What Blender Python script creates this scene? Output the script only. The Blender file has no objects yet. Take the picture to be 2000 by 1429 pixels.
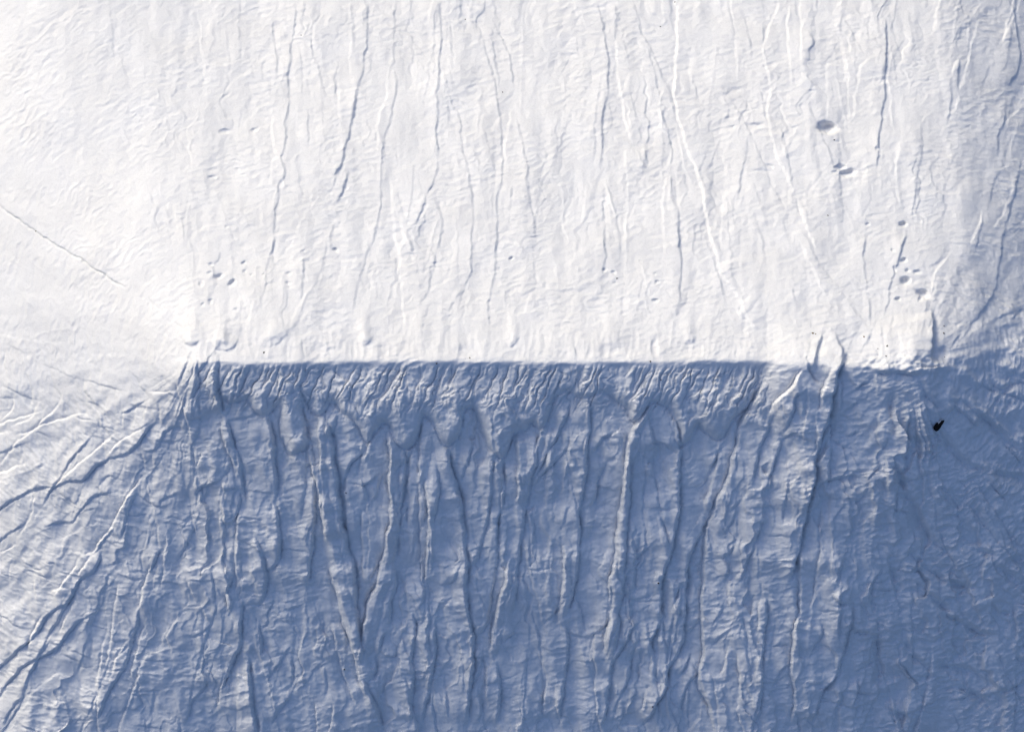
import bpy, math, random
import numpy as np

# ------------------------------------------------------------------ camera, sky, sun, exposure
sc = bpy.context.scene
PX = 0.05                      # metres per photo pixel at crest height
CAM_H = 260.0                  # camera height over the crest
PILE_H = 64.0                  # crest height over the surrounding ground
cam = bpy.data.cameras.new('camera'); camo = bpy.data.objects.new('camera', cam)
sc.collection.objects.link(camo); sc.camera = camo
camo.location = (0, 0, PILE_H + CAM_H); camo.rotation_euler = (0, 0, 0)
cam.sensor_width = 36; cam.lens = 36 * CAM_H / (2000 * PX)
cam.clip_start = 1; cam.clip_end = 5000

SUN_AZ, SUN_EL = math.radians(-40), math.radians(23.5)     # azimuth from +Y, clockwise positive
world = bpy.data.worlds.new('World'); sc.world = world; world.use_nodes = True
wn = world.node_tree.nodes; wl = world.node_tree.links
sky = wn.new('ShaderNodeTexSky'); sky.sky_type = 'NISHITA'; sky.sun_disc = False
sky.sun_elevation = SUN_EL; sky.sun_rotation = SUN_AZ % (2 * math.pi)
sky.altitude = 300; sky.air_density = 1.5; sky.dust_density = 10.0; sky.ozone_density = 7.5
bg = wn['Background']; bg.inputs['Strength'].default_value = 0.15
sky_tint = wn.new('ShaderNodeMix'); sky_tint.data_type = 'RGBA'; sky_tint.blend_type = 'MULTIPLY'; sky_tint.inputs[0].default_value = 1
sky_tint.inputs[7].default_value = (1.06, .98, 1.04, 1)        # lavender tint on the sky light, standing in for camera white balance
wl.new(sky.outputs[0], sky_tint.inputs[6]); wl.new(sky_tint.outputs[2], bg.inputs['Color'])
sun = bpy.data.lights.new('sun', 'SUN'); suno = bpy.data.objects.new('sun', sun)
sc.collection.objects.link(suno)
sun.energy = 1.5; sun.angle = math.radians(38); sun.color = (0.985, 0.925, 0.57)
suno.rotation_euler = (math.pi / 2 - SUN_EL, 0, math.pi - SUN_AZ)
suno.location = (-60, 60, 120)
sc.view_settings.view_transform = 'Standard'; sc.view_settings.look = 'None'
sc.view_settings.gamma = 1; sc.view_settings.use_curve_mapping = False
sc.view_settings.exposure = 0.28
sc.render.resolution_x = 1024; sc.render.resolution_y = 731
sc.render.engine = 'CYCLES'; sc.cycles.diffuse_bounces = 4

# ------------------------------------------------------------------ noise
def perlin(x, y, seed):
    rs = np.random.RandomState(seed)
    perm = rs.permutation(512).astype(np.int32)
    ang = rs.rand(512).astype(np.float32) * 2 * np.pi
    gx, gy = np.cos(ang), np.sin(ang)
    xi = np.floor(x).astype(np.int32); yi = np.floor(y).astype(np.int32)
    xf = (x - xi).astype(np.float32); yf = (y - yi).astype(np.float32)
    u = xf ** 3 * (xf * (xf * 6 - 15) + 10); v = yf ** 3 * (yf * (yf * 6 - 15) + 10)
    def g(ix, iy, fx, fy):
        k = perm[(perm[ix & 511] + iy) & 511]
        return gx[k] * fx + gy[k] * fy
    a = g(xi, yi, xf, yf); b = g(xi + 1, yi, xf - 1, yf)
    c = g(xi, yi + 1, xf, yf - 1); d = g(xi + 1, yi + 1, xf - 1, yf - 1)
    return ((a + u * (b - a)) * (1 - v) + (c + u * (d - c)) * v) * 1.5

def sstep(a, b, x):
    t = np.clip((x - a) / (b - a), 0, 1); return t * t * (3 - 2 * t)

# ------------------------------------------------------------------ traced relief of the heap
# kind amplitude : points along the feature.  s = scarp raised to the left of downward travel,
# b = raised to the right, k = narrow rib, g = furrow.  Survey tiles: origin and step.
TILES = {}
exec_data = []
def tile(ox, oy, st, txt): exec_data.append((ox, oy, st, txt))

APRON = np.array([[float(q) for q in p.split(',')] for p in """
1502,716 1480,760 1462,790 1445,805 1430,820 1415,848 1405,858 1390,852 1372,835 1365,822 1355,838 1342,865 1328,874 1319,840 1314,802
1308,797 1290,788 1276,780 1258,802 1243,824 1232,820 1225,797 1205,785 1190,768 1175,760 1160,768 1148,778 1128,775 1115,765 1105,757 1082,775 1070,812 1058,838 1048,834 1040,822 1026,842 1012,842 1002,852 992,877 977,898 965,882 955,875 945,850 932,815 925,795
908,800 902,815 897,850 885,868 872,874 862,860 853,835 842,815 828,806 820,840 811,866 795,875 780,870 768,850 759,826 745,822 736,838 722,868 707,850 699,825 684,812 668,804 657,788 644,780 637,802 625,812 612,806 600,790 588,765
588,800 598,825 604,860 600,874 585,882 570,890 560,877 550,857 546,835 550,800 545,780
530,800 512,815 495,800 480,775 455,790 430,770 400,716""".split()])
tile(0, 700, .25, """
s 5 1455,15 1425,80 1405,150 1395,200
s 7 1535,10 1530,100 1530,200 1500,300
s 12 1680,0 1670,100 1670,180 1690,280 1700,360 1720,440
s 5 1610,20 1560,80
b 3 1400,180 1420,330 1450,420 1480,530 1500,640 1530,740 1540,840 1520,950 1520,1040
b 3 1500,1100 1510,1250 1530,1340 1560,1427
g 3 1750,470 1690,560 1640,650 1600,730
b 3 1590,750 1550,860
b 5 1745,480 1755,600 1790,730 1850,850 1868,930
s 6 1765,470 1805,650 1855,780 1878,920 1890,1040 1915,1140
s 5 1790,780 1785,850 1720,930 1600,980 1530,1030 1520,1100
s 5 1480,570 1400,515 1350,530 1250,590 1230,680 1180,710 1130,700
s 8 1250,480 1180,520 1110,610 1050,690 990,740 900,750 850,760 700,870 660,930 600,940 540,940 490,970 420,1000 360,985 320,990 240,1020 160,1050 90,1090 0,1160 -80,1220
b 4 1110,560 950,650 880,720 840,770
s 3 1230,385 1110,375 1020,340
s 2.5 980,240 880,225 780,190 700,170 620,140
b 2.5 350,30 450,80 580,140
b 2 0,300 120,300
b 3 20,190 120,240 230,290 310,320
s 3 1180,270 1290,278 1400,260
b 2 670,320 740,335 790,350
b 2 560,430 640,460 740,470
b 2 480,440 540,450
b 2 650,560 710,600 760,610
b 2 790,420 840,440
b 2 280,560 340,575 390,600
b 2 800,530 850,525 910,555
b 2 990,555 1100,545 1180,500
b 4 490,290 460,380 380,450 320,520 270,560 160,640 90,720 40,800 0,850
b 3 310,320 280,430 240,480 100,540
b 3 120,300 100,420 0,500
s 4 940,930 870,895 800,930 760,1000
s 5 900,1020 800,1040 720,1080 640,1150 600,1220 570,1270 500,1265 340,1300
s 2 840,1120 700,1100 640,1160
s 2 770,1160 680,1170 600,1230
b 6 1130,930 1060,1000 1000,1090 950,1190 900,1270 880,1340 870,1427
s 5 885,1310 840,1370 790,1427 740,1500
b 3 250,1010 280,1060 270,1180 230,1270 140,1427
b 2 550,1280 600,1060 660,950
b 3 1170,920 1175,1080 1210,1200 1240,1290 1270,1427
b 2 1200,740 1210,870
b 2 1110,620 1120,780 1140,880
b 2 600,530 590,660 620,720 600,830
b 1.5 830,600 820,700 840,760
b 1.5 980,380 960,560
b 1.5 1080,360 1050,530
b 1.5 1160,360 1130,500
b 3 1250,350 1270,500
s 3 1380,1040 1260,1090 1240,1130 1240,1200
s 4 1490,1230 1510,1310 1500,1427
b 3 1740,1150 1780,1320
s 4 1860,1050 1860,1180 1800,1280
b 3 1880,1160 1860,1300 1850,1427
s 3 1580,440 1490,470
""")
tile(500, 700, .25, """
s 4 320,190 350,290 390,400
s 8 80,440 100,550 130,680 135,800 145,1000 160,1050 130,1120
s 8 125,1110 160,1230 185,1427
b 6 418,650 430,750 450,880 490,920 500,1000 520,1150 540,1300 560,1427
s 6 460,900 440,1050 460,1250 430,1427
b 5 500,460 495,560 510,680 520,800 530,940
s 9 520,470 580,640 600,850 630,1040 650,1200 665,1427
b 3 565,340 560,460 560,600
s 3 610,440 600,530 570,600
s 5 835,640 830,720 740,800 690,900 650,980
b 4 710,900 700,1050 720,1200 710,1427
b 4 960,520 930,620 880,720 850,800
b 3 835,650 835,800 820,920
s 4 820,930 830,980 850,1080 870,1150
b 3 850,1150 840,1250 845,1427
s 4 1040,860 960,920 930,1050 880,1130
s 3 950,900 850,975 820,950
b 7 1045,560 1055,700 1060,900 1050,1000 1070,1150 1060,1300 1040,1427
s 7 1150,700 1160,880 1150,1000 1120,1100 1110,1250 1100,1427
s 4 1220,700 1160,800
b 5 1310,470 1300,620 1285,760 1290,900 1280,980
b 4 1260,650 1210,760 1220,900 1190,1000 1200,1080
s 3 1190,1100 1160,1190 1180,1300
b 4 1270,950 1300,1080 1280,1200 1260,1427
s 4 1320,1080 1310,1200 1280,1300
b 4 1340,900 1340,1000 1360,1100 1350,1250 1350,1427
s 5 1375,820 1430,960 1410,1100 1370,1280
s 10 1480,700 1500,830 1530,940 1570,1080 1600,1200 1610,1427
s 4 1705,400 1690,650 1640,820 1580,980
s 4 1830,740 1830,900 1820,1150 1750,1400
s 6 1910,780 1915,900 1930,1100 1870,1260 1860,1427
b 4 1960,800 1950,950 1900,1427
s 4 2000,560 1980,680 1915,790
b 3 190,100 190,260
s 4 600,100 720,200 760,320
s 3 1390,200 1370,360
s 4 1590,420 1600,560
""")
tile(1000, 700, .25, """
b 5 50,600 60,780 60,900 50,1080 70,1160
s 7 150,560 190,650 160,850 130,950 100,1100 85,1200 70,1320 20,1427
b 5 240,540 200,700 190,850
s 6 430,330 400,480 330,620 270,700 210,830 150,950
s 4 440,600 400,720 300,820 160,980
s 7 585,320 590,450 590,550 570,700 565,900 530,1080 510,1200 500,1427
s 3 800,550 730,590 660,700 580,740
s 3 840,600 820,720 740,790
s 6 720,800 660,950 640,1080 590,1170
b 3 600,600 570,740
b 3 390,930 400,880 450,860 510,850
b 6 1110,330 1050,430 1000,480 960,540 920,620 915,700
b 6 920,580 900,700 895,850 880,980 860,1100 850,1250 840,1427
s 6 930,720 910,760 905,900 900,1000 910,1100 880,1300 865,1427
b 4 1060,700 1060,640 1120,640 1210,650 1290,730
s 9 1240,390 1260,520 1300,660 1300,750 1290,900 1290,1100 1290,1200 1250,1427
s 6 1650,640 1610,700 1570,800 1520,900 1480,970 1380,1000
b 5 1630,660 1620,780 1590,900 1550,1030 1520,1150 1510,1200
s 6 1560,1050 1550,1150 1500,1300 1480,1427
B 8 1990,170 1920,310 1850,400 1800,520 1770,650 1720,830 1690,980 1620,1090 1580,1180 1540,1300 1530,1427
s 5 2000,470 1980,570 1920,700 1890,850 1860,980
s 3 1770,1080 1700,1180
s 3 1750,1180 1660,1350
s 4 1960,1240 1860,1427
s 3 1460,480 1380,650
s 3 440,1150 380,1300
s 3 1200,1160 1150,1160
b 3 1150,1160 1200,1300
b 3 680,980 740,1010 820,1010
s 3 130,1210 200,1150
""")
tile(1500, 700, .25, """
s 6 270,250 190,270 170,400 130,510 100,560
b 6 270,90 220,150 180,230 100,320 20,400 0,450
s 5 100,620 60,720 20,850 0,930 -40,1050
s 10 580,0 540,80 520,180 490,270 470,400 440,520 400,600 360,740 350,900 320,1050 290,1150 270,1300 250,1427
b 5 510,90 440,200 420,330 400,450
s 4 545,120 560,250 550,400
s 5 300,20 290,100 330,160 400,220
b 4 100,620 150,590 210,570 290,620 340,640
b 4 480,640 440,750 380,850
b 3 500,630 560,660 620,690
b 4 350,1000 430,940 500,925 600,910 660,890 740,920
b 3 390,1090 480,1080 560,1090 700,1070
b 7 830,85 900,90 1000,90 1130,110 1200,120
g 5 985,260 965,400 985,520 990,620
k 3 950,190 1040,210 1110,250 1180,300
g 4 1190,150 1220,270 1290,360 1350,380
g 3 1250,400 1280,470
g 5 1330,580 1410,650 1450,750 1520,810 1620,860
k 4 1660,820 1740,900 1820,1000
g 4 1520,330 1600,410 1700,490 1800,560 1860,640 1930,690 2000,720
k 6 1490,90 1570,140 1680,220
k 4 1530,320 1640,400 1780,485 1850,580
k 3 1920,510 2000,620
g 4 1700,240 1830,245 2000,180
g 6 920,780 960,830 1010,880 1050,970 1080,1080 1150,1150 1190,1290 1230,1427
k 3 990,780 1060,920 1110,1080
b 3 810,940 870,930 930,970 950,1100
b 3 950,1150 1050,1180 1120,1210
k 3 1470,1100 1550,1250 1690,1390
k 2 1670,1120 1710,1220
g 3 1550,850 1700,870
g 3 1740,880 1900,920 2000,915
k 3 1240,50 1450,70
k 4 1780,40 1960,100 2020,140
g 3 1760,200 1820,230
b 3 630,370 700,310 760,300
b 3 680,240 780,170
s 3 760,1000 700,1100
b 3 600,600 700,560
s 3 920,600 870,720
k 2 1900,280 1940,420
g 3 1400,330 1500,350
""")
tile(0, 1057, .25, """
s 9 770,60 770,130 730,210 680,250 600,310 550,400 550,450 500,490 420,520 360,580 300,680 210,780 100,870 0,960 -80,1030
b 5 790,0 740,90 640,130
b 5 630,130 570,240 500,340 440,430
b 5 740,100 680,170 620,280
b 6 350,590 260,720 235,800 240,880
s 4 420,390 500,370 530,380
s 8 710,560 620,610 570,660 490,760 390,870 300,900 220,930 150,990 90,1060 0,1180 -60,1240
s 5 200,1185 130,1230 60,1320 20,1427
s 7 1250,40 1210,120 1160,230
b 6 1210,150 1150,280 1110,450 1080,550
s 9 1070,510 1075,620 1030,740 1000,850 980,950 920,1040 850,1130 820,1220 780,1310 750,1400
b 5 1000,790 920,900 890,1010 850,1110
s 3 1000,790 940,850 890,890
b 3 1270,0 1250,60
s 5 1490,10 1410,90 1350,170
b 5 1850,0 1860,150 1865,300 1865,400
s 8 1880,450 1880,560 1860,700 1870,840 1820,880 1800,960 1750,1060 1720,1160
s 4 1820,230 1770,350 1750,450
b 4 1775,380 1785,430 1805,520
b 3 1780,200 1795,280
b 3 1460,300 1530,440
b 3 1580,480 1630,630
s 3 1640,640 1560,720 1480,730
b 3 1210,540 1220,460 1260,420 1360,380
b 5 1770,1050 1720,1200 1710,1330
s 5 1600,1000 1600,1140 1480,1240 1460,1350 1430,1427
s 9 1935,920 1945,1100 1960,1250 1985,1427 2000,1500
b 2 1020,1000 1070,1140
b 2 640,1260 710,1370
b 3 760,1040 780,1180 730,1310
s 3 900,290 820,360 770,390
b 2 880,150 960,160 1050,190
b 2 270,310 280,400
b 2 100,180 80,300
b 2 1080,380 1090,480
s 3 1130,1230 1160,1310
s 2 1030,1180 1010,1280
b 3 20,500 50,670
b 2 730,760 745,860
b 2 1530,940 1545,1080
s 3 0,100 60,80 130,30
b 2 550,500 600,580
s 3 1780,980 1790,1140
""")
tile(500, 1057, .25, """
s 7 -10,-30 20,60 60,180 65,300 60,420 0,500
s 5 190,0 180,100 130,200 70,210
s 7 430,0 410,130 400,280 400,350
s 6 0,640 30,780 40,900
b 6 560,150 600,250 650,430 680,600 740,750 800,930 820,1050 870,1210
s 11 640,-20 700,60 750,200 765,400 770,600 800,780 815,930
s 8 820,1060 870,1190 930,1300 960,1427 970,1500
b 5 600,640 650,850 700,1060 790,1260
s 4 670,620 690,760 700,900
b 8 1020,0 1000,150 970,300 900,430 870,600 840,720 820,920
s 7 1080,180 1080,350 1040,500 1030,680
s 4 1075,0 1075,150
s 5 1030,700 960,740 965,850 920,900
b 4 860,0 845,150 850,320
s 4 1000,130 900,240 860,320
s 6 920,890 925,980 890,1050
s 5 1270,20 1310,300 1300,430 1260,520
b 4 1150,300 1190,400 1200,540
s 7 1210,540 1240,680 1210,820 1190,930 1220,1060 1200,1200 1190,1427
b 6 1355,0 1350,150 1340,330
s 7 1390,640 1390,800 1380,940 1340,1100 1330,1250 1280,1427
b 3 1250,40 1310,280 1340,380
s 4 1580,180 1550,290 1500,315 1430,310
s 11 1610,0 1640,200 1620,400 1640,560 1680,720 1680,830 1690,950 1660,1100 1640,1300 1640,1427
s 5 1730,0 1730,120 1690,160 1640,165
s 6 1860,0 1870,180 1830,350 1810,520 1780,680 1720,720
b 8 1990,150 1950,350 1880,560 1860,700 1850,900
s 7 1870,950 1900,1100 1880,1300 1870,1427
b 4 1790,880 1810,1050 1810,1300
s 4 1770,870 1740,1000 1680,1120
s 4 1760,1100 1750,1250 1720,1427
s 3 270,810 190,930 100,1030
s 4 1090,840 1070,890 1010,860
s 4 1000,1080 950,1220
b 3 130,1180 160,1310
s 4 280,1180 180,1290 100,1427
s 3 2000,700 1930,780
b 3 70,690 100,680 200,690
s 3 330,490 250,520
b 4 690,980 700,1060
b 3 1200,590 1310,590
""")
tile(1000, 1057, .25, """
s 6 40,0 30,200 10,450 0,520
b 6 400,0 420,200 400,380 370,520 370,640 400,680
s 8 500,0 510,130 490,280 450,420 420,540
s 7 390,650 420,740 420,880 400,980 390,1150 350,1427
b 4 200,850 270,980 280,1100 260,1250 260,1400
s 4 380,440 340,530 290,590
s 5 760,300 750,560 720,640 650,710 590,735 500,720 430,700
b 7 820,0 800,200 770,300 780,450 770,600 740,750 730,860
s 7 860,0 860,250 850,400 820,520
s 6 790,530 830,620 800,740 770,850
s 7 965,620 900,720 850,820 770,900 750,1050 740,1200 700,1427
s 4 1080,10 980,90 940,180
s 4 990,700 940,850 900,1000 880,1130 800,1230 770,1427
s 6 1250,0 1220,130 1170,210 1150,330 1150,520 1120,680 1060,780 1080,900
s 8 1420,0 1370,120 1350,350 1340,560 1320,760 1280,880 1200,1000 1180,1150 1060,1350 1000,1427
b 4 1330,350 1280,480 1270,560
s 4 1260,520 1220,700 1200,870
B 8 1550,0 1510,180 1500,380 1490,560 1500,700 1520,850 1480,960 1455,1060 1490,1170 1560,1280 1580,1427
s 4 1720,20 1680,90 1600,120
b 4 1700,340 1700,500
s 5 1850,60 1800,230 1760,310
s 3 1690,130 1640,340
s 3 1620,520 1590,580
s 3 1690,680 1620,710 1550,800
b 4 1690,820 1640,1050
b 4 1770,860 1790,1180
s 7 1980,440 1960,700 1940,850 1930,1050 1930,1300 1870,1427
s 4 1480,560 1370,700
s 4 1390,850 1300,1050
s 5 1480,970 1320,1130 1310,1400
b 3 640,760 620,940
b 3 1090,870 1090,1040
b 3 1000,950 1000,1080
b 3 1060,1150 1020,1330
b 3 1200,1150 1240,1380
b 3 1885,450 1890,600
s 3 860,1300 830,1427
s 3 950,190 940,430
""")
tile(1500, 1057, .25, """
B 6 245,0 250,180 260,300 270,540 215,640 210,800 185,880 190,1050 220,1130 220,1300 200,1427
s 5 400,640 400,720 350,800 330,870
s 5 235,0 190,180 150,320
s 5 580,130 530,240 510,330
s 7 635,480 630,640 600,740 560,860 540,1000 490,1080 400,1160 340,1400
s 4 900,160 820,280 780,400 780,500
g 5 1080,60 1170,160 1250,230 1350,290 1430,330 1530,360 1640,370
g 5 1110,350 1160,390 1260,420 1310,480 1380,520 1400,600 1520,630 1600,700 1700,730 1790,730
b 5 650,690 710,670 750,700 850,710
g 5 860,720 870,950 880,1150
k 3 890,1160 960,1110 1080,1070
g 4 1080,720 1090,860 1160,930 1240,980 1270,1010
k 3 1290,1050 1280,1300
g 4 1300,980 1440,980 1600,1020 1720,1100
g 4 1480,1150 1600,1180 1700,1260 1740,1280
g 4 1250,40 1330,70 1450,60
g 4 1610,50 1690,90 1770,110
g 4 1790,180 1870,260 2000,310
k 4 1700,0 1760,120 1860,200
b 4 510,400 560,460 635,480
s 4 690,1070 690,1200 640,1280
b 4 470,1220 580,1260 650,1280
b 3 400,790 480,800 530,880 540,1000
b 3 40,800 120,790 190,800
s 3 170,930 60,1040 30,1120 0,1160
b 3 980,1300 1080,1330 1120,1427
k 3 1750,280 1640,310
k 2 1950,640 1920,900
g 3 1920,900 2000,950
g 3 960,200 1000,320
b 3 800,370 900,370 1040,360
k 3 1080,120 1060,300 1110,420
""")
tile(0, 0, 1, """
K 7 612,915 628,960 640,1010 655,1090 672,1180 690,1235 705,1290 720,1345 740,1410
K 7 768,1040 757,1110 737,1165 722,1225 708,1290
K 5 765,850 763,950 768,1050
K 5 1017,845 1016,930 1015,1000
K 6 1062,800 1055,860 1040,900 1020,945
K 5 1272,790 1250,820 1233,860 1226,900 1220,960 1214,1050
K 5 1212,1057 1207,1110 1200,1160 1195,1210 1186,1290
K 6 1000,1080 988,1130 975,1180 966,1280
K 5 1103,1070 1104,1150 1098,1215
K 4 838,840 826,900 822,960
K 4 850,930 838,1000 836,1130
K 4 1405,870 1395,930 1380,1000
K 5 625,820 627,900 634,950
K 4 1100,790 1090,860 1060,930
K 5 810,960 806,1020 812,1100
K 4 1160,930 1150,1000 1140,1060
""")
# sun-facing side
tile(0, 0, 1, """
b 6 355,652 366,668 376,674 390,664
b 7 410,664 422,680 440,684 455,674 464,656
b 3 508,668 524,680 545,668 560,650 570,634
b 4 698,664 710,674 724,660
b 4 990,668 1002,676 1012,660
b 4 1338,664 1346,672 1354,660
""")
tile(0, 0, .35, """
s 5 1635,0 1645,130 1630,190 1615,250 1620,340 1600,400 1610,480 1605,620 1580,690 1600,740 1575,830 1555,880 1585,920 1580,980 1550,1020 1550,1120 1520,1200 1525,1330 1500,1427
s 1.5 1540,0 1540,60
s 1.5 640,210 680,360 720,470
s 1.5 330,720 380,780
s 1.8 450,870 540,980 740,1210 830,1300
s 1.5 1010,620 1070,720 1140,830
s 1.5 1310,840 1335,930
c 14 -40,1120 0,1150 60,1200 120,1240 200,1290 260,1340 320,1370 400,1420 450,1444 520,1499 600,1544 710,1609
c 5 820,1654 870,1700 910,1744
c 5 970,1799 1020,1829
s 2.5 1955,0 1965,300
s 4 1995,510 1965,650 1930,830 1880,960 1840,1080
s 4 1930,950 1940,1000 1900,1080 1870,1120
s 3 1860,1240 1840,1330 1840,1427
s 2 1840,600 1880,660 1920,710
s 2 1480,330 1450,360 1460,410
s 1.5 1330,1150 1390,1280
s 1.5 1180,1010 1270,1250 1320,1400
b 2 1350,0 1210,130 1190,180
b 2 1470,330 1200,560
b 1.5 870,430 900,560 860,620
s 1.5 860,450 905,580
b 2 1100,0 1130,250 1160,560
b 2 1210,1250 1080,1300 1040,1427
b 3 1540,880 1520,1000
b 3 1520,620 1530,820 1550,880
b 2 1740,1110 1600,1427
""")
tile(650, 0, .35, """
s 5 190,0 185,150 190,260 165,300 170,400 130,500 110,600 95,720 70,800 30,940 -10,1000
s 4 80,960 60,1050 20,1110
b 2 100,0 100,400 105,480
s 3 345,0 340,150 330,280
s 4 320,370 350,420 355,510 330,560 305,700 280,780 265,900 265,1050 255,1200 220,1320 190,1427
b 3 320,380 300,560 260,660 250,880
s 2 350,800 350,910
s 3 350,1050 380,1190 435,1360 435,1427
b 3 330,1000 340,1150 370,1427
s 5 585,0 600,100 600,270 585,390 575,650 575,820 585,920 570,970 530,1060 500,1150 440,1300
s 4 570,1120 600,1230 600,1310 580,1427
b 2 560,1110 450,1300
s 2 700,0 740,150
b 2 660,20 650,250 660,320
s 4 830,200 860,330 890,420 910,560 930,680 940,830 940,1000 910,1130 910,1300 905,1427
s 3 800,0 850,75
s 4 890,110 940,220 980,310 995,390 1000,500
s 4 1015,640 1060,830 1085,950 1075,1030 1100,1180 1125,1260 1120,1330
b 4 1000,590 1000,650 960,830 970,900
s 3 620,400 650,560 710,680 705,740 730,880 770,1030 775,1210 770,1427
s 2 830,700 870,830 900,950 890,1100 870,1240
b 2 900,1050 880,1240
s 6 1460,0 1500,150 1525,250 1535,400 1530,540 1500,640 1495,780 1490,950
s 4 1510,1000 1500,1200 1520,1427
b 4 1510,1000 1550,1110 1590,1240
s 3 1520,1010 1580,1190 1600,1427
s 3 1565,30 1600,130
b 4 1600,210 1580,300 1620,600 1660,760 1690,830
s 2 1610,210 1650,350
s 4 1670,0 1720,210 1790,310 1830,430 1880,510 1910,660
s 4 1740,230 1800,440 1830,630 1880,780 1885,910 1850,960
s 4 1870,960 1900,1130 1925,1250 1925,1427
b 3 1860,960 1840,1180 1860,1427
s 1.5 1160,270 1190,330
s 2 1190,560 1270,680 1270,900 1240,1010
b 2 1280,1060 1290,1300
b 3 1920,700 1960,900 2000,1040
s 2 1690,830 1760,980 1770,1000
s 1.5 1550,850 1580,940
s 1.5 1620,870 1720,1060
s 2 1000,510 950,560
b 2 460,350 440,400 450,440
s 2 480,350 560,480
s 1.5 0,450 20,600 60,690
s 1.5 1290,1180 1300,1290
b 2 1350,0 1360,60
""")
tile(1300, 0, .35, """
B 7 60,-20 70,100 70,200 60,380 50,520 70,640 110,780 160,900 200,1010 230,1200 290,1427 300,1500 380,1610 440,1720 500,1840
s 3 340,0 370,150 380,250
s 3 410,60 450,150 480,350
s 3 500,480 550,600 560,690
B 5 640,0 600,120 550,250 550,340 600,460 570,600 590,750 640,900 720,1050 780,1250 860,1427
s 2 0,500 40,640
s 3 30,960 70,1200 70,1427
s 3 350,540 450,700 520,880 600,1050 680,1230
b 3 760,0 760,400
s 3 760,400 900,560
s 3 790,580 870,760 940,920 980,1080 990,1210
s 8 1225,100 1222,300 1218,500 1205,650 1180,800 1175,950
b 3 1240,300 1250,480 1275,800
b 3 1165,310 1080,380 1060,600 1030,700
s 6 1645,300 1625,400 1620,470 1640,540
s 4 1600,470 1580,600 1560,700
b 4 1640,320 1590,440 1580,500
s 7 1890,0 1940,50 1965,200 1970,350 1930,450 1895,500
s 5 1900,560 1890,680 1850,750 1850,850 1830,880
b 3 2000,580 1860,740
s 5 1990,880 1940,1100 1900,1200 1870,1427
s 3 1870,930 1820,1030 1800,1150
b 5 1775,1170 1740,1290 1700,1380
s 4 1765,1200 1720,1400
s 3 1420,700 1430,850 1400,970 1390,1100 1370,1240
s 3 1460,920 1520,1100 1660,1080
s 4 1345,1290 1300,1427
b 3 1310,780 1280,1000 1310,1150
s 2 1110,940 1140,1050 1130,1150
s 3 1110,1300 1105,1427
b 2 1140,1150 1110,1260
s 3 740,1270 850,1427
b 3 570,1290 480,1010
s 2 960,50 1000,130 1090,280 1120,350
b 2 1000,0 950,60
b 2 440,330 430,390
b 3 1760,20 1690,120 1690,230
s 2 1690,240 1680,300
b 2 1480,630 1420,690
s 2 1240,60 1320,380
b 2 700,1427 640,1180
b 2 350,780 320,900 360,1000
s 2 1560,1430 1440,1500
""")
tile(0, 460, .35, """
b 1.5 120,330 210,440
b 2 0,590 80,620 150,650
s 2 1510,0 1520,200
s 2.5 1820,0 1800,180 1740,280 1680,400 1650,500 1620,530
b 3 1790,230 1700,340 1650,430 1625,520
s 3 1335,360 1335,540
b 2 1335,340 1310,430
b 2 1430,340 1390,500
s 3 1670,560 1690,690
s 2 1815,560 1830,690
b 1 400,270 430,230
k 2 170,580 300,520 500,540 600,580
""")
tile(650, 460, .35, """
s 2.5 210,20 180,130 120,300 100,450
s 2 410,0 435,100
s 3.5 600,0 570,90 550,220 510,330 470,400
s 3 770,0 765,200 740,270 690,370
s 3.5 905,0 910,150 880,300 860,430 865,530
b 3 350,0 385,150 390,300 410,590
b 2 1240,120 1260,330
b 2.5 640,450 640,400 730,280
b 2.5 490,590 500,450 560,340
s 2 1120,100 1120,280
s 3 1510,0 1520,100 1500,230
s 3 1930,0 1945,180 1925,400
b 2.5 1700,130 1740,220 1780,340
s 2.5 620,530 615,640
s 2 690,560 710,630
s 2 780,560 780,630
s 2.5 1160,550 1180,650
s 4 1340,590 1350,690
s 2 1440,580 1460,650
s 2 1590,520 1600,600
s 2 500,590 520,660
b 2.5 1150,280 1080,360 1070,450
s 2 240,290 240,350
s 2 950,280 965,390
""")
tile(1300, 460, .35, """
s 3 215,0 260,130 300,250 340,380 320,420
s 2.5 70,0 85,200 70,350
s 3 770,0 830,130 900,210 960,300 1050,420 1140,540
b 3 740,0 800,130 860,260 930,400
s 4 1115,0 1105,130 1110,250 1130,370 1140,540
s 20 870,535 840,600 830,680 815,740
s 16 930,530 975,620 975,690 960,760
s 3 860,460 930,540
s 6 1140,550 1120,590
s 5 1165,640 1180,690
s 5 1205,480 1200,580 1210,680
s 5 1335,0 1310,100 1280,190 1250,280 1240,350 1215,450
s 4 1260,440 1240,550
b 2 1300,480 1320,680
s 34 1475,420 1490,520 1485,600 1480,715
s 4 1860,100 1840,300 1780,400 1700,490
b 4 1600,90 1560,150 1500,220 1490,330
s 4 1990,390 1920,480
s 4 1700,500 1660,560
s 3 1770,430 1760,520
k 4 1840,660 1920,650 2000,640 2050,650
s 4 1640,540 1570,640
s 2 680,250 740,400
s 2 450,500 500,690
s 2 250,530 300,600
b 3 390,400 440,450
s 4 1910,110 1990,120
b 3 1420,190 1480,230 1500,280
""")

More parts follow.
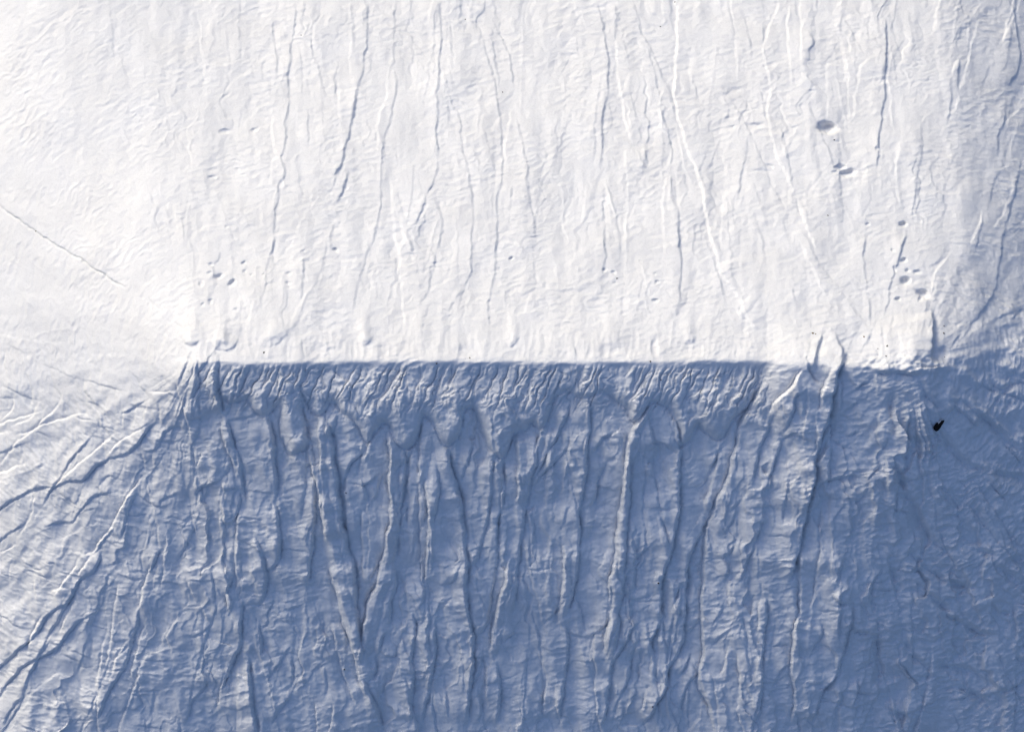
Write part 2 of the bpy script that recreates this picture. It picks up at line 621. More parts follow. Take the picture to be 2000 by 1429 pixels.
def parse():
    out = []
    for ox, oy, st, txt in exec_data:
        for ln in txt.strip().splitlines():
            a = ln.split()
            pts = np.array([[float(q) for q in p.split(',')] for p in a[2:]])
            out.append((a[0], float(a[1]), pts * st + np.array([ox, oy])))
    return out
def merged(fs):
    fs = list(fs); changed = True
    while changed:
        changed = False
        for i, a in enumerate(fs):
            e = a[2][-1]
            if min(abs(e[1] - 1057), abs(e[1] - 500)) > 8: continue
            best = None
            for j, b in enumerate(fs):
                if i == j or b[0] != a[0]: continue
                d = np.hypot(*(b[2][0] - e))
                if d < 30 and (best is None or d < best[0]): best = (d, j)
            if best:
                b = fs[best[1]]
                k = 1 if best[0] < 12 else 0
                p = np.concatenate([a[2][:-1], b[2][k:]])
                fs[i] = (a[0], max(a[1], b[1]), p); fs.pop(best[1]); changed = True; break
    return fs
FEATURES = merged(parse())

# hollows: u, v, half width, half height, depth, tilt (deg)
PITS = [(1616,249,19,10,14,8),(1656,337,15,7,9,-12),(1642,326,10,5,6,-10),(1437,176,14,4.5,1.8,5),
 (1477,245,20,4.5,2.6,0),(1434,247,7,3,1.6,-8),(1551,247,7,3,1.6,-10),(1585,179,7,3,1.5,0),(1503,324,9,3.2,2.4,8),
 (1490,335,22,3,1.4,0),(1632,336,8,3,1.8,10),(1637,278,5,2.4,1.5,-8),(1566,325,5,2.4,1,0),(1712,291,4,5,3,0),
 (411,516,5,3,2.6,-5),(476,513,4.5,2.8,2.6,-30),(410,534,5,2.6,2.2,-12),(426,539,7.5,4.2,5,-8),(391,554,5,3.8,2.4,-30),
 (453,553,7.5,4.4,4.6,-14),(477,531,4,3,2.4,-30),(492,536,3.5,2.4,1.6,-20),(516,536,3,2.4,1.5,-30),(424,554,3.4,2.2,1.2,0),
 (564,535,6,2.8,1.8,0),(564,552,7,3.8,2.2,0),(595,490,4,2.6,1.6,-10),(411,590,6,5,2.2,0),(395,594,5,2.4,1.4,-15),(549,531,4,2,1,0),
 (460,605,5,4,2,0),(438,257,11,4.6,3.4,-5),(497,253,8,3.2,2.4,-20),(415,345,8,3.4,2.2,-6),(463,331,4,2.6,1.5,0),(475,342,7,2.2,1,0),
 (440,187,8,3,1.2,-30),(443,443,4,3,1.2,0),(654,489,5.5,3.6,4,0),(997,506,4.5,3.2,3,-30),(1181,528,4.5,3,3,-10),(1198,532,3.6,2.6,2,0),
 (1282,551,5,2.6,2.2,0),(1280,585,5.5,3.4,3,0),(1202,551,4,2,1.2,0),(1251,511,4,2.4,1.6,0),(1278,533,4,2,1.4,0),(734,531,3,2.4,1.4,0),
 (1764,438,7.5,5.5,7,0),(1765,508,5.5,4,5,0),(1774,528,4,3,3,0),(1791,532,6,4,3.6,10),(1769,549,9,8.5,10,0),(1803,574,13,8,10,45),
 (1752,583,5.5,4,4.5,0),(1745,487,4,3,2,0),(1749,524,4,6,3,0),(1696,438,5,3.4,2.4,0),(1798,585,4,4,3,0),
 (1765,668,52,44,-3,0),
 (1280,678,6,16,2.5,0),(1590,730,30,26,6,0),(1836,692,16,13,8,0),(1650,700,10,8,4,0)]

# ------------------------------------------------------------------ the height field
def axis(half, step, far, n):
    core = np.arange(-half, half + step * .5, step)
    g = half + step * (np.cumsum(1.33 ** np.arange(1, n + 1)))
    g = half + (g - half) * (far / (g[-1] - half))
    d = np.maximum.accumulate(g)
    return np.concatenate([-d[::-1], core, d])
xs = axis(57.5, 0.09, 1800, 36); ys = axis(42.5, 0.09, 1800, 36)
X, Y = np.meshgrid(xs, ys)
CU, CV = 1000.0, 714.5
P0U, P1U, CRV = 392.0, 1785.0, 706.0

def macro(X, Y):
    """height over the crest line (negative), in photo pixels"""
    u = X / PX + CU; v = -Y / PX + CV
    q = np.clip(u, P0U, P1U)
    v = v - 11 * sstep(1610, 1700, u) * sstep(1930, 1820, u) + 2.0 * perlin(u / 55, u * 0 + 3.3, 80) + 1.0 * perlin(u / 17, v / 60, 81)
    du = u - q; dv = v - CRV
    r = 6 + 40 * sstep(0, 200, np.abs(du)) + 50 * sstep(1490, 1530, u) * sstep(1860, 1800, u) * (dv > 0)
    D = np.sqrt(du * du + dv * dv)
    Ds = D * (1 - np.exp(-(D + 1) / r))
    a = np.arctan2(dv, np.maximum(du, 0) + 60)      # 0 = right, pi/2 = down in the picture
    tan = .595 - .008 * sstep(-10, 60, dv) * sstep(300, 600, u) * sstep(1750, 1450, u) + .11 * sstep(1400, 2150, u) * sstep(-.1, .5, a) * sstep(0, 160, D)
    b = np.arctan2(-dv, np.maximum(-du, 0) + 60)    # left end: 0 = left, pi/2 = up
    tan = tan - .13 * sstep(430, -100, u)
    fall = Ds * tan
    foot = PILE_H / PX
    # soft toe onto the surrounding ground
    fan = 34 * (sstep(1370, 1600, u + .1 * (v - 1000)) - 1.1 * sstep(1590, 1980, u)) * sstep(30, 330, dv)
    h = fan - fall - .00042 * np.maximum(0, u - 1690) ** 2 * sstep(120, -200, dv) * sstep(3200, 2300, u) - .00024 * np.maximum(0, 660 - u) ** 2 * (.72 + .28 * sstep(-700, 700, dv)) * sstep(-900, -100, u)
    z = foot + h
    k = 30.0
    z = k * np.log1p(np.exp(np.clip(z / k, -60, 60)))
    return z - foot
Zm = macro(X, Y)
# photo pixel under which each ground point lies once its height is allowed for
pers = CAM_H / (CAM_H - Zm * PX)
U = X / PX * pers + CU; V = -Y / PX * pers + CV
near = sstep(1500, 1250, np.abs(U - CU)) * sstep(1200, 950, np.abs(V - CV))
q = np.clip(U, P0U, P1U); dU = U - q; dV = V - CRV
D = np.hypot(dU, dV)
angl = np.arctan2(dV, np.abs(dU) + 12.0)          # 0 = along the crest, pi/2 = straight down the shaded face
mid_s = sstep(-6, 14, dV)
left_s = sstep(-.35, .9, angl); right_s = sstep(-1.1, .2, angl)
bl = sstep(0, 110, -dU); br = sstep(0, 110, dU)
south = (mid_s * (1 - bl) + left_s * bl) * (1 - br) + right_s * br
CR_S = .62 + 1.9 * sstep(1480, 1850, U) * sstep(640, 800, V)
F = np.float32
U = U.astype(F); V = V.astype(F); D = D.astype(F); south = south.astype(F)
# organic wobble of every traced line
wu = U + 3.2 * perlin(U / 34, V / 34, 1) + 1.6 * perlin(U / 11, V / 11, 2) + .8 * perlin(U / 5, V / 5, 3)
wv = V + 3.2 * perlin(U / 34, V / 34, 4) + 1.6 * perlin(U / 11, V / 11, 5) + .8 * perlin(U / 5, V / 5, 6)
H = np.zeros_like(U)
col_u = U[U.shape[0] // 2]; 

def chaikin(p, n):
    for _ in range(n):
        if len(p) < 3: return p
        a, b = p[:-1], p[1:]
        r = np.empty((2 * len(a), 2)); r[0::2] = .75 * a + .25 * b; r[1::2] = .25 * a + .75 * b
        p = np.concatenate([p[:1], r[1:-1], p[-1:]])
    return p

def stroke(kind, amp, pts):
    pts = chaikin(pts, 2 if len(pts) < 12 else 1)
    W = {'s': 22, 'b': 22, 'B': 60, 'k': 4, 'g': 4, 'c': 2, 'K': 5}[kind] + 1.6 * amp
    w = 2.1 + .12 * amp
    if kind in 'kg': w = 2.0 + .35 * amp
    R = 3.2 * W if kind in 'sbB' else 4 * w
    if kind == 'c': w = 1.8
    if kind == 'K': w = 15.0 if amp > 10 else 10.0; R = 40
    lo = pts.min(0) - R - 6; hi = pts.max(0) + R + 6
    m = np.zeros(2)
    # window in world axes (perspective correction is at most a few percent)
    x0 = (lo[0] - CU) * PX; x1 = (hi[0] - CU) * PX
    y1 = -(lo[1] - CV) * PX; y0 = -(hi[1] - CV) * PX
    f = 1.12
    x0 = min(x0, x0 * f); x1 = max(x1, x1 * f); y0 = min(y0, y0 * f); y1 = max(y1, y1 * f)
    i0, i1 = np.searchsorted(ys, (y0, y1)); j0, j1 = np.searchsorted(xs, (x0, x1))
    if i1 <= i0 or j1 <= j0: return
    sl = (slice(i0, i1), slice(j0, j1))
    u = wu[sl]; v = wv[sl]
    best = np.full(u.shape, 1e9, F); cs = np.zeros(u.shape, F); al = np.zeros(u.shape, F)
    seg = np.diff(pts, axis=0); L = np.hypot(seg[:, 0], seg[:, 1]); cum = np.concatenate([[0], np.cumsum(L)])
    for k in range(len(seg)):
        dx, dy = seg[k] / max(L[k], 1e-6)
        rx = u - pts[k, 0]; ry = v - pts[k, 1]
        t = np.clip(rx * dx + ry * dy, 0, L[k])
        ex = rx - t * dx; ey = ry - t * dy
        d2 = ex * ex + ey * ey
        mk = d2 < best
        best[mk] = d2[mk]
        cs[mk] = np.where(dx * ry - dy * rx > 0, 1, -1)[mk]
        al[mk] = (cum[k] + t)[mk]
    dist = np.sqrt(best); c = dist * cs
    tot = cum[-1]
    e = np.minimum(26.0, tot * .3)
    tp = sstep(-6, e, al) * sstep(-6, e, tot - al)
    # beyond the ends fade quickly so nothing reads as a cut
    lat = .72 + .45 * perlin(al / 30 + amp * 7.1, np.full_like(al, pts[0, 0] * .37), 11)
    A = amp * tp * lat
    if kind in 'sbB':
        if kind in 'bB': c = -c
        pos = np.exp(-np.maximum(c, 0) / W)
        neg = np.exp(-(np.minimum(c, 0) / w) ** 2)
        prof = np.where(c > 0, pos, neg)
        groove = np.exp(-((c + 2.1 * w) / (1.3 * w)) ** 2)
        rim = np.exp(-((c - 1.3 * w) / (1.2 * w)) ** 2)
        h = A * (prof - .20 * groove + .04 * rim)
        if pts[:, 1].mean() > 712: h = h - .6 * A * np.exp(-((c + 1.6 * w) / (.55 * w)) ** 2)
    elif kind == 'K':
        ww = w * (.35 + .65 * tp); h = A * np.maximum(0, 1 - dist / ww) ** .85 - .3 * A * np.exp(-((c + ww + 1.5) / 2.2) ** 2)
    elif kind == 'k': h = .6 * A * np.exp(-(c / w) ** 2)
    else: h = -.7 * A * np.exp(-(c / w) ** 2)
    H[sl] += h * sstep(R, R * .6, dist)

GA = .62; APR = 17.0
for kind, amp, pts in FEATURES:
    if kind == 'g' and pts[:, 1].mean() > 712 and pts[:, 0].mean() > 1560:
        stroke('c', 4.5, pts); stroke('k', 9, pts + np.array([8, -8])); amp *= 1.0
    if kind in 'gk' and pts[:, 1].mean() > 712 and pts[:, 0].mean() > 1560: amp *= 1.6
    stroke(kind, amp * (.8 if kind == 'K' else 1) * GA * (1.0 if pts[:, 1].mean() < 712 else 1.5 + .8 * float(sstep(200, 420, pts[:, 0].mean())) if pts[:, 0].mean() < 420 else 3.0 + .9 * float(sstep(1400, 1800, pts[:, 0].mean()))), pts)

# the slumped apron under the crest : a rounded, lobed layer
P = chaikin(APRON, 1)
i0, i1 = np.searchsorted(ys, (-14, 2)); j0, j1 = np.searchsorted(xs, (-36, 32))
sl = (slice(i0, i1), slice(j0, j1)); u = wu[sl]; v = wv[sl]
best = np.full(u.shape, 1e9, F); par = np.zeros(u.shape, bool)
for k in range(len(P) - 1):
    (ax, ay), (bx, by) = P[k], P[k + 1]; L2 = (bx - ax) ** 2 + (by - ay) ** 2 + 1e-9
    t = np.clip(((u - ax) * (bx - ax) + (v - ay) * (by - ay)) / L2, 0, 1)
    best = np.minimum(best, (u - ax - t * (bx - ax)) ** 2 + (v - ay - t * (by - ay)) ** 2)
for (ax, ay), (bx, by) in zip(P, np.concatenate([P[1:], P[:1]])):
    if ay == by: continue
    cr_ = ((ay > v) != (by > v)) & (u < (bx - ax) * (v - ay) / (by - ay) + ax)
    par ^= cr_
dd = np.sqrt(best)
dome = np.where(par, 1 - np.exp(-dd / 6.5), 0) + .35 * np.where(par, 1 - np.exp(-dd / 30), 0)
lip = np.exp(-((np.where(par, dd, -dd) + 2.2) / 2.4) ** 2)
H[sl] += sstep(0, 105, v - 708) * (APR * dome - 5.0 * lip)

# lesser ribs, sheets and slump fronts between the traced ones
rnd = random.Random(7)
def flow(u, v):
    qx = min(max(u, P0U), P1U); a, b = u - qx, v - CRV
    n = math.hypot(a, b) + 1e-6; return a / n, b / n
for k in range(330):
    u0 = rnd.uniform(-40, 2040); v0 = rnd.uniform(-20, 1440)
    fx, fy = flow(u0, v0)
    dn = math.hypot(u0 - min(max(u0, P0U), P1U), v0 - CRV)
    if dn < 45: continue
    shaded = v0 > 712; quiet = u0 < 420 and not shaded
    if quiet and rnd.random() < .6: continue
    L = rnd.uniform(50, 230); p = []; a, b = u0, v0; drift = rnd.uniform(-.22, .22)
    n = max(3, int(L / 26))
    for i in range(n + 1):
        p.append((a, b)); fx, fy = flow(a, b)
        drift += rnd.uniform(-.12, .12)
        a += (fx - fy * drift) * L / n; b += (fy + fx * drift) * L / n
        if math.hypot(a - min(max(a, P0U), P1U), b - CRV) < 30: break
    if len(p) < 3: continue
    if not shaded and p[0][1] > p[-1][1]: p = p[::-1]
    stroke(rnd.choice('sssbbk'), rnd.uniform(2.2, 6.5) * (1 if shaded else .34) * (.6 if quiet else 1) * (1.5 if shaded and u0 > 1600 else 1), np.array(p))
for k in range(420):
    u0 = rnd.uniform(-40, 2040); v0 = rnd.uniform(-20, 1440)
    fx, fy = flow(u0, v0)
    shaded = v0 > 712
    dn = math.hypot(u0 - min(max(u0, P0U), P1U), v0 - CRV)
    if dn < 60 or (not shaded and rnd.random() < .35): continue
    L = rnd.uniform(22, 75); bow = rnd.uniform(-.35, .5)
    tx, ty = (fy, -fx)                              # left to right with the raised side uphill
    tl = rnd.uniform(-.35, .1); tx, ty = tx + fx * tl, ty + fy * tl
    p = [(u0 + tx * L * (t - .5) + fx * bow * L * (.25 - (t - .5) ** 2) + rnd.uniform(-2, 2), v0 + ty * L * (t - .5) + fy * bow * L * (.25 - (t - .5) ** 2) + rnd.uniform(-2, 2)) for t in (0, .25, .5, .75, 1)]
    up = 'b' if (fy > 0) else 'b'
    stroke('b' , rnd.uniform(1.6, 4.2) * (1 if shaded else .36) * (1.5 if shaded and u0 > 1600 else 1), np.array(p))

for (pu, pv, ru, rv, dep, rot) in PITS:
    x = (pu - CU) * PX; y = -(pv - CV) * PX
    i0, i1 = np.searchsorted(ys, (y * 1.0 - 4 - abs(y) * .1, y + 4 + abs(y) * .1)); j0, j1 = np.searchsorted(xs, (x - 4 - abs(x) * .1, x + 4 + abs(x) * .1))
    sl = (slice(i0, i1), slice(j0, j1))
    c, s = math.cos(math.radians(rot)), math.sin(math.radians(rot))
    a = wu[sl] - pu; b = wv[sl] - pv
    e = ((a * c + b * s) / ru) ** 2 + ((-a * s + b * c) / rv) ** 2
    H[sl] -= 1.5 * dep * np.exp(-e ** 1.7 * 1.2)

# mounds heaped against the crest : long back, steep face towards the crest
for (pu, pv, ru, rs_, dep, lean) in [(374,662,15,8,7,0),(432,664,20,10,10,0),(541,650,30,14,8,-.45),(713,658,12,8,6,0),(1003,655,9,14,4,0),(1345,662,10,7,4,0),(1200,668,26,7,2.5,0),(900,672,30,7,2.5,0),(640,672,20,7,3,0)]:
    a = wu - pu; b = wv - pv - lean * a
    H += dep * np.exp(-(a / ru) ** 2) * np.where(b < 0, np.exp(-(b / 46) ** 2), np.exp(-(b / rs_) ** 2)) * (np.abs(a) < 90)
# crinkles across the fall line, flow lobes along it : a few fixed grains blended by slope direction,
# so no pattern converges on the ends of the crest
w1 = perlin(U / 60, V / 60, 20); w2 = perlin(U / 22, V / 22, 21)
def ridged(n): return 1 - np.abs(n) * 2
ndir = np.arctan2(dV, dU * 1.0 + 1e-6 + np.where(np.abs(dU) < 1, 0, 0)) 
ndir = ndir - np.radians(9)                       # crinkles climb slightly to the right
grains = [np.radians(d) for d in range(0, 180, 20)]
wts = [np.abs(np.cos(ndir - g_)) ** 26 for g_ in grains]
wn_ = np.sqrt(sum(w ** 2 for w in wts))
crink, crink2, crink3, fl, fl2, sawf = [np.zeros_like(U) for _ in range(6)]
for gi, (g_, w) in enumerate(zip(grains, wts)):
    w = (w / wn_).astype(F); mk = (w > .03) & (near > 0)
    w = w[mk]; u = U[mk]; v = V[mk]; a = w1[mk]; b = w2[mk]
    ac = (u * np.cos(g_) + v * np.sin(g_)).astype(F); lg = (-u * np.sin(g_) + v * np.cos(g_)).astype(F)
    sd = 100 + 10 * gi
    crink[mk] += w * (ridged(perlin((ac + 9 * a + 4 * b) / 14, lg / 42 + b * .5, sd)) - .55)
    crink2[mk] += w * perlin((ac + .22 * lg + 5 * b) / 7.5, lg / 20 + a, sd + 1)
    crink3[mk] += w * perlin((ac - .1 * lg) / 3.6, lg / 9, sd + 2)
    fl[mk] += w * perlin(lg / 46 + .5 * a, ac / 260, sd + 3)
    fl2[mk] += w * perlin(lg / 19 + .4 * b, ac / 110, sd + 4)
    ph = (ac * np.where(np.sin(g_) >= .3, np.sign(dV[mk] + .01), 1) + .3 * lg + 26 * a + 9 * b) / 34
    saw = ph - np.floor(ph)
    sawf[mk] += w * (np.where(saw < .82, saw / .82, (1 - saw) / .18) - .5)
patch = .5 + .8 * sstep(-.5, .6, perlin(U / 120, V / 90, 33))
amp_s = .8 + CR_S * south
H += near * patch * amp_s * (1.05 * crink + .62 * crink2 + .42 * crink3)
msk = sstep(.02, .4, perlin(U / 45, V / 26, 34))
H += near * amp_s * 1.3 * sawf * msk
H += near * (2.6 * fl + 1.3 * fl2) * (.5 + 2.0 * south * (1 - .5 * np.maximum(bl, 0))) * sstep(10, 90, D)
# overlapping sheets of slumped powder : stretched cells, each with its own level and lean
Tc = q + np.arctan2(dU, np.abs(dV) + 1e-6) * 430
def sheets(T, D, sd, sx, sy):
    px = (T + 10 * w2 + 22 * w1) / sx; py = (D + 30 * w1 + 10 * w2) / sy
    rs = np.random.RandomState(sd); n = 64
    jx, jy, hh, tx, ty = rs.rand(5, n, n).astype(F)
    xi = np.floor(px).astype(np.int32); yi = np.floor(py).astype(np.int32)
    f1 = np.full(px.shape, 9, F); f2 = np.full(px.shape, 9, F); h1 = np.zeros_like(f1); h2 = np.zeros_like(f1)
    for a in (-1, 0, 1):
        for b in (-1, 0, 1):
            cx = xi + a; cy = yi + b; k = (cx & 63, cy & 63)
            ex = (px - cx - jx[k]).astype(F); ey = (py - cy - jy[k]).astype(F)
            d = ex * ex + ey * ey
            h = hh[k] + (tx[k] - .35) * ex * 1.2 - (ty[k] - .2) * ey * .5
            c1 = d < f1
            f2 = np.where(c1, f1, np.minimum(f2, d)); h2 = np.where(c1, h1, np.where(d <= f2, h, h2))
            f1 = np.where(c1, d, f1); h1 = np.where(c1, h, h1)
    w = sstep(0, .10, np.sqrt(f2) - np.sqrt(f1))
    return np.where(w < 1, h1 * (.5 + .5 * w) + h2 * (.5 - .5 * w), h1) - .5, 1 - sstep(0, .06, np.sqrt(f2) - np.sqrt(f1))
Ts = (Tc + 4000 * (dV > 0)).astype(F)
seam = sstep(5, 30, np.abs(dV))
s1, e1 = sheets(Ts, D, 90, 44, 190); s2, e2 = sheets(Ts + 777, D, 91, 24, 84)
shm = near * sstep(40, 110, D) * seam * (.26 + .74 * south) * (.5 + sstep(-.3, .4, perlin(U / 150, V / 150, 92)))
side = np.maximum(bl, br) * (1 - sstep(.75, 1.35, np.abs(angl)))
shm = shm * (1 - .85 * side) * (1 + 1.9 * sstep(1540, 1800, U) * sstep(730, 860, V))
H += shm * (6.5 * s1 + 3.2 * s2 - south * sstep(1750, 1560, U) * (1.3 * e1 + .8 * e2))
# rills just below the crest on the shaded side
rz = south * sstep(330, 400, U) * sstep(1515, 1490, U) * sstep(135, 50, D)
rt = U + .42 * D + 5 * w2
rl = ridged(perlin(rt / 13, D / 70, 50)) * 2.4 + ridged(perlin(rt / 6, D / 34, 51)) * .8 + perlin(rt / 30, D / 90, 52) * 5
gn1 = perlin(rt / 20, D / 130, 55); gn2 = perlin((rt + 12 * w2) / 11, D / 80, 56)
rl = .6 * rl - 6.0 * np.exp(-(gn1 / .11) ** 2) - 3.2 * np.exp(-(gn2 / .12) ** 2)
H += rz * sstep(0, 24, D) * rl
rn = (1 - south) * sstep(330, 420, U) * sstep(1700, 1500, U) * sstep(110, 10, D) * sstep(0, 14, D)
H += rn * (ridged(perlin((U - .1 * D) / 15, D / 40, 53)) * 1.1 + perlin(U / 34, D / 60, 54) * 3.0)
# radial streaks on the left and right ends
le = sstep(420, 330, U) + sstep(1740, 1830, U)
H += near * le * (.25 + .75 * south) * sstep(420, 200, np.abs(V - 760)) * (.5 * perlin((U + 4 * w2) / 5, V / 26, 60) + 1.6 * perlin(U / 22, V / 60, 61))
# lumps spilled along the crest at its right end
cz = np.exp(-((V - 708) / 20) ** 2) * sstep(1660, 1710, U) * sstep(1900, 1830, U)
H += cz * (5 * perlin(U / 16, V / 11, 62) + 2 * perlin(U / 7, V / 6, 63) + 3)
# broad unevenness
H += near * (5 * perlin(U / 210, V / 210, 70) + 2.2 * perlin(U / 90, V / 90, 71))
H += near * (1 - south) * (2.2 * perlin(U / 60 + .3 * w1, V / 150, 76) + .9 * perlin(U / 26, V / 60, 77))
H += near * south * (7 * perlin(U / 95 + .3 * w1, V / 130, 74) + 3.2 * perlin(U / 38 + .3 * w1, V / 52, 75))
# grain
H += near * (.26 * perlin(U / 2.6, V / 2.6, 72))
Z = PILE_H + (Zm + H) * PX
far = sstep(300, 700, np.hypot(X, Y))
Z += far * (1 - near) * 9 * perlin(X / 260, Y / 260, 73)

ny, nx = X.shape
co = np.empty((ny * nx, 3), np.float32)
co[:, 0] = X.ravel(); co[:, 1] = Y.ravel(); co[:, 2] = Z.ravel()
idx = np.arange(ny * nx, dtype=np.int32).reshape(ny, nx)
quads = np.stack([idx[:-1, :-1], idx[:-1, 1:], idx[1:, 1:], idx[1:, :-1]], -1).reshape(-1, 4)
me = bpy.data.meshes.new('terrain')
me.vertices.add(ny * nx); me.vertices.foreach_set('co', co.ravel())
me.loops.add(quads.size); me.loops.foreach_set('vertex_index', quads.ravel())
me.polygons.add(len(quads)); me.polygons.foreach_set('loop_start', np.arange(0, quads.size, 4, dtype=np.int32))
me.polygons.foreach_set('use_smooth', np.ones(len(quads), bool))
me.update(calc_edges=True)
terrain = bpy.data.objects.new('terrain', me); sc.collection.objects.link(terrain)
terrain['kind'] = 'structure'; terrain['label'] = 'long white powdery ridge with slumped and rilled flanks'

# ------------------------------------------------------------------ materials
def mat(name):
    m = bpy.data.materials.new(name); m.use_nodes = True
    n = m.node_tree.nodes; return m, n, m.node_tree.links, n['Principled BSDF']
m, n, l, bs = mat('white_powder')
tc = n.new('ShaderNodeTexCoord'); geo = n.new('ShaderNodeNewGeometry')
n1 = n.new('ShaderNodeTexNoise'); n1.inputs['Scale'].default_value = .22; n1.inputs['Detail'].default_value = 6
n2 = n.new('ShaderNodeTexNoise'); n2.inputs['Scale'].default_value = 6.5; n2.inputs['Detail'].default_value = 5; n2.inputs['Roughness'].default_value = .65
for q_ in (n1, n2): l.new(tc.outputs['Object'], q_.inputs['Vector'])
cr = n.new('ShaderNodeValToRGB'); cr.color_ramp.elements[0].position = .3; cr.color_ramp.elements[1].position = .7
cr.color_ramp.elements[0].color = (.735, .732, .728, 1); cr.color_ramp.elements[1].color = (.785, .785, .785, 1)
l.new(n1.outputs[0], cr.inputs[0])
sp = n.new('ShaderNodeValToRGB'); sp.color_ramp.elements[0].position = .25; sp.color_ramp.elements[1].position = .5
sp.color_ramp.elements[0].color = (.88, .88, .88, 1); sp.color_ramp.elements[1].color = (1, 1, 1, 1)
l.new(n2.outputs[0], sp.inputs[0])
mu = n.new('ShaderNodeMix'); mu.data_type = 'RGBA'; mu.blend_type = 'MULTIPLY'; mu.inputs[0].default_value = 1
l.new(cr.outputs[0], mu.inputs[6]); l.new(sp.outputs[0], mu.inputs[7])
sx = n.new('ShaderNodeSeparateXYZ'); l.new(geo.outputs['Position'], sx.inputs[0])
mr = n.new('ShaderNodeMapRange'); mr.inputs[1].default_value = 1.5; mr.inputs[2].default_value = 4.5
l.new(sx.outputs[2], mr.inputs[0])
earth = n.new('ShaderNodeValToRGB'); earth.color_ramp.elements[0].color = (.10, .085, .065, 1); earth.color_ramp.elements[1].color = (.2, .17, .13, 1)
l.new(n1.outputs[0], earth.inputs[0])
mx = n.new('ShaderNodeMix'); mx.data_type = 'RGBA'
l.new(mr.outputs[0], mx.inputs[0]); l.new(earth.outputs[0], mx.inputs[6]); l.new(mu.outputs[2], mx.inputs[7])
l.new(mx.outputs[2], bs.inputs['Base Color'])
bs.inputs['Roughness'].default_value = .95; bs.inputs['Specular IOR Level'].default_value = .15
bp = n.new('ShaderNodeBump'); bp.inputs['Strength'].default_value = .55; bp.inputs['Distance'].default_value = .06
l.new(n2.outputs[0], bp.inputs['Height']); l.new(bp.outputs[0], bs.inputs['Normal'])
me.materials.append(m)

# ------------------------------------------------------------------ stones
def ground_at(pu, pv):
    x = (pu - CU) * PX; y = -(pv - CV) * PX
    i0, i1 = np.searchsorted(ys, (y - 1 - abs(y) * .13, y + 1 + abs(y) * .13)); j0, j1 = np.searchsorted(xs, (x - 1 - abs(x) * .13, x + 1 + abs(x) * .13))
    sl = (slice(i0, i1), slice(j0, j1))
    # where does each ground point land in the frame, with its real height
    f = CAM_H / (PILE_H + CAM_H - Z[sl])
    e = (X[sl] / PX * f + CU - pu) ** 2 + (-Y[sl] / PX * f + CV - pv) ** 2
    k = np.unravel_index(np.argmin(e), e.shape)
    return X[sl][k], Y[sl][k], Z[sl][k]
def stone_mat(name, c):
    m, n, l, bs = mat(name)
    t = n.new('ShaderNodeTexCoord'); a = n.new('ShaderNodeTexNoise'); a.inputs['Scale'].default_value = 7; a.inputs['Detail'].default_value = 5
    l.new(t.outputs['Object'], a.inputs['Vector'])
    r = n.new('ShaderNodeValToRGB'); r.color_ramp.elements[0].position = .35; r.color_ramp.elements[1].position = .7
    r.color_ramp.elements[0].color = tuple(q * .6 for q in c) + (1,); r.color_ramp.elements[1].color = tuple(q * 1.5 for q in c) + (1,)
    l.new(a.outputs[0], r.inputs[0]); l.new(r.outputs[0], bs.inputs['Base Color'])
    bs.inputs['Roughness'].default_value = .9; bs.inputs['Specular IOR Level'].default_value = .2
    b = n.new('ShaderNodeBump'); b.inputs['Distance'].default_value = .03; l.new(a.outputs[0], b.inputs['Height']); l.new(b.outputs[0], bs.inputs['Normal'])
    return m
import bmesh
from mathutils import Vector, noise as mnoise
def rock_mesh(name, sx, sy, sz, seed, bend=0, sub=3, rough=.22):
    bm = bmesh.new(); bmesh.ops.create_icosphere(bm, subdivisions=sub, radius=1)
    off = Vector((seed * 3.1, seed * 1.7, seed * .9))
    for v in bm.verts:
        d = mnoise.noise(v.co * 1.4 + off) * rough * 1.6 + mnoise.noise(v.co * 3.2 + off) * rough * .6
        # flat facets rather than a ball
        v.co = v.co * (1 + d)
        for nrm in ((.8, .3, .5), (-.6, .5, .6), (.1, -.8, .6), (-.3, -.5, .8), (.5, .6, .6)):
            nn = Vector(nrm).normalized(); e = v.co.dot(nn) - .74
            if e > 0: v.co -= nn * e * .85
        x = v.co.x
        v.co = Vector((x * sx, v.co.y * sy * (1 - .22 * x) + bend * (x * x - .4), v.co.z * sz))
    me = bpy.data.meshes.new(name); bm.to_mesh(me); bm.free()
    return me
black = stone_mat('black_rock', (.006, .006, .007)); brown = stone_mat('brown_stone', (.035, .026, .018)); ochre = stone_mat('ochre_stone', (.14, .085, .03))
x, y, z = ground_at(1834, 831)
me_r = rock_mesh('boulder', .66, .30, .36, 3, -.05); me_r.materials.append(black)
bo = bpy.data.objects.new('boulder', me_r); sc.collection.objects.link(bo)
bo.location = (x, y, z + .10); bo.rotation_euler = (0, math.radians(-12), math.radians(49))
bo['label'] = 'elongated black rock lying alone on the blue shaded slope at right'; bo['category'] = 'rock'
me_c = rock_mesh('powder_cap', .22, .06, .05, 5, -.03, 2); me_c.materials.append(m)
cap = bpy.data.objects.new('powder_cap', me_c); sc.collection.objects.link(cap); cap.parent = bo
cap.location = (.30, .19, .20); cap['label'] = 'thin pale crust of powder on the upper edge of the rock'
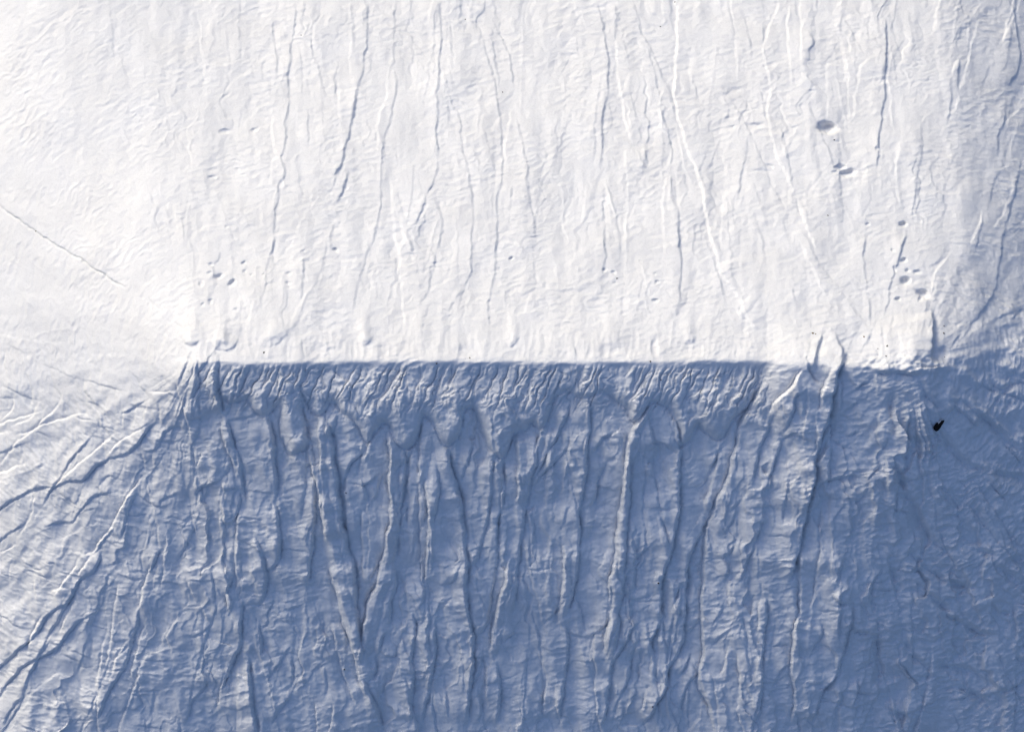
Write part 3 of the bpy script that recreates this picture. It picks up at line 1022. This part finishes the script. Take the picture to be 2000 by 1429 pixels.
STONES = [
 (1629,274,2.0,'b','tiny dark stone on the sunlit slope just below the largest grey hollow'),
 (1733,675,2.2,'b','dark stone on white powder just above the clumped crest at right'),
 (1730,696,1.8,'b','dark stone half sunk in the clumped white crest at right'),
 (1715,681,1.4,'b','small stone left of the others above the clumped crest'),
 (1843,650,2.2,'b','dark stone at the foot of the pale spur right of the crest end'),
 (1843,636,1.6,'b','small stone on the bluish slope just above the pale spur foot'),
 (1845,698,1.6,'b','small stone in the blue shade right of the crest end'),
 (1588,650,2.4,'o','ochre stone on bright powder beside the curved shadow on the crest'),
 (1593,653,1.6,'o','smaller ochre chip touching the curved shadow near the crest'),
 (1687,658,2.2,'o','ochre stone at the tip of the dark notch above the crest'),
 (71,452,1.7,'o','brown stone lodged in the diagonal crack at far left'),
 (672,1307,2.2,'b','black pebble on the shaded slope left of the V shaped ribs'),
 (1285,1138,2.4,'b','black pebble in a shaded furrow low on the right centre slope'),
 (1274,1379,2.0,'b','black pebble near the bottom edge beside a dark furrow'),
 (676,962,1.8,'b','small black pebble on a pale rib below the slumped apron'),
 (909,38,1.6,'b','tiny dark pebble near the top edge on the sunlit slope'),
 (982,181,1.6,'b','tiny dark pebble beside a long furrow on the sunlit upper slope'),
 (1290,52,1.6,'b','dark pebble on the grey sunlit strip near the top edge'),
 (1318,5,1.8,'b','dark pebble at the top edge beside the bright flank'),
 (588,70,1.6,'b','tiny pebble right of the long left furrow near the top'),
 (1205,543,1.8,'b','small dark pebble on the sunlit slope above the middle of the crest'),
 (918,698,1.8,'b','dark pebble right on the lit lip of the crest near the middle'),
 (853,710,2.2,'b','black pebble on the crest line left of the middle'),
 (1271,706,1.9,'b','black pebble on the crest line right of the middle'),
 (1291,741,1.8,'b','black pebble on the rilled shaded face just below the crest'),
 (516,688,2.2,'b','black pebble in the bluish notch above the crest at left'),
 (1383,673+2,1.6,'b','tiny pebble on the lit slope above the right part of the crest'),
 (1617,420,1.8,'b','tiny dark pebble on the bright slope at upper right'),
]
STONES = [t for t in STONES if t[0] != 1383]
for k, (pu, pv, r, c, lab) in enumerate(STONES):
    x, y, z = ground_at(pu, pv); r = r * PX * .8
    ms = rock_mesh('stone', r * 1.15, r * .85, r * .7, k + 11, 0, 2, .3); ms.materials.append(ochre if c == 'o' else brown)
    o = bpy.data.objects.new('stone', ms); sc.collection.objects.link(o)
    o.location = (x, y, z + r * .3); o.rotation_euler = (.2, .1, k * 1.3)
    o['label'] = lab; o['category'] = 'stone'; o['group'] = 'small stones scattered on the powder'
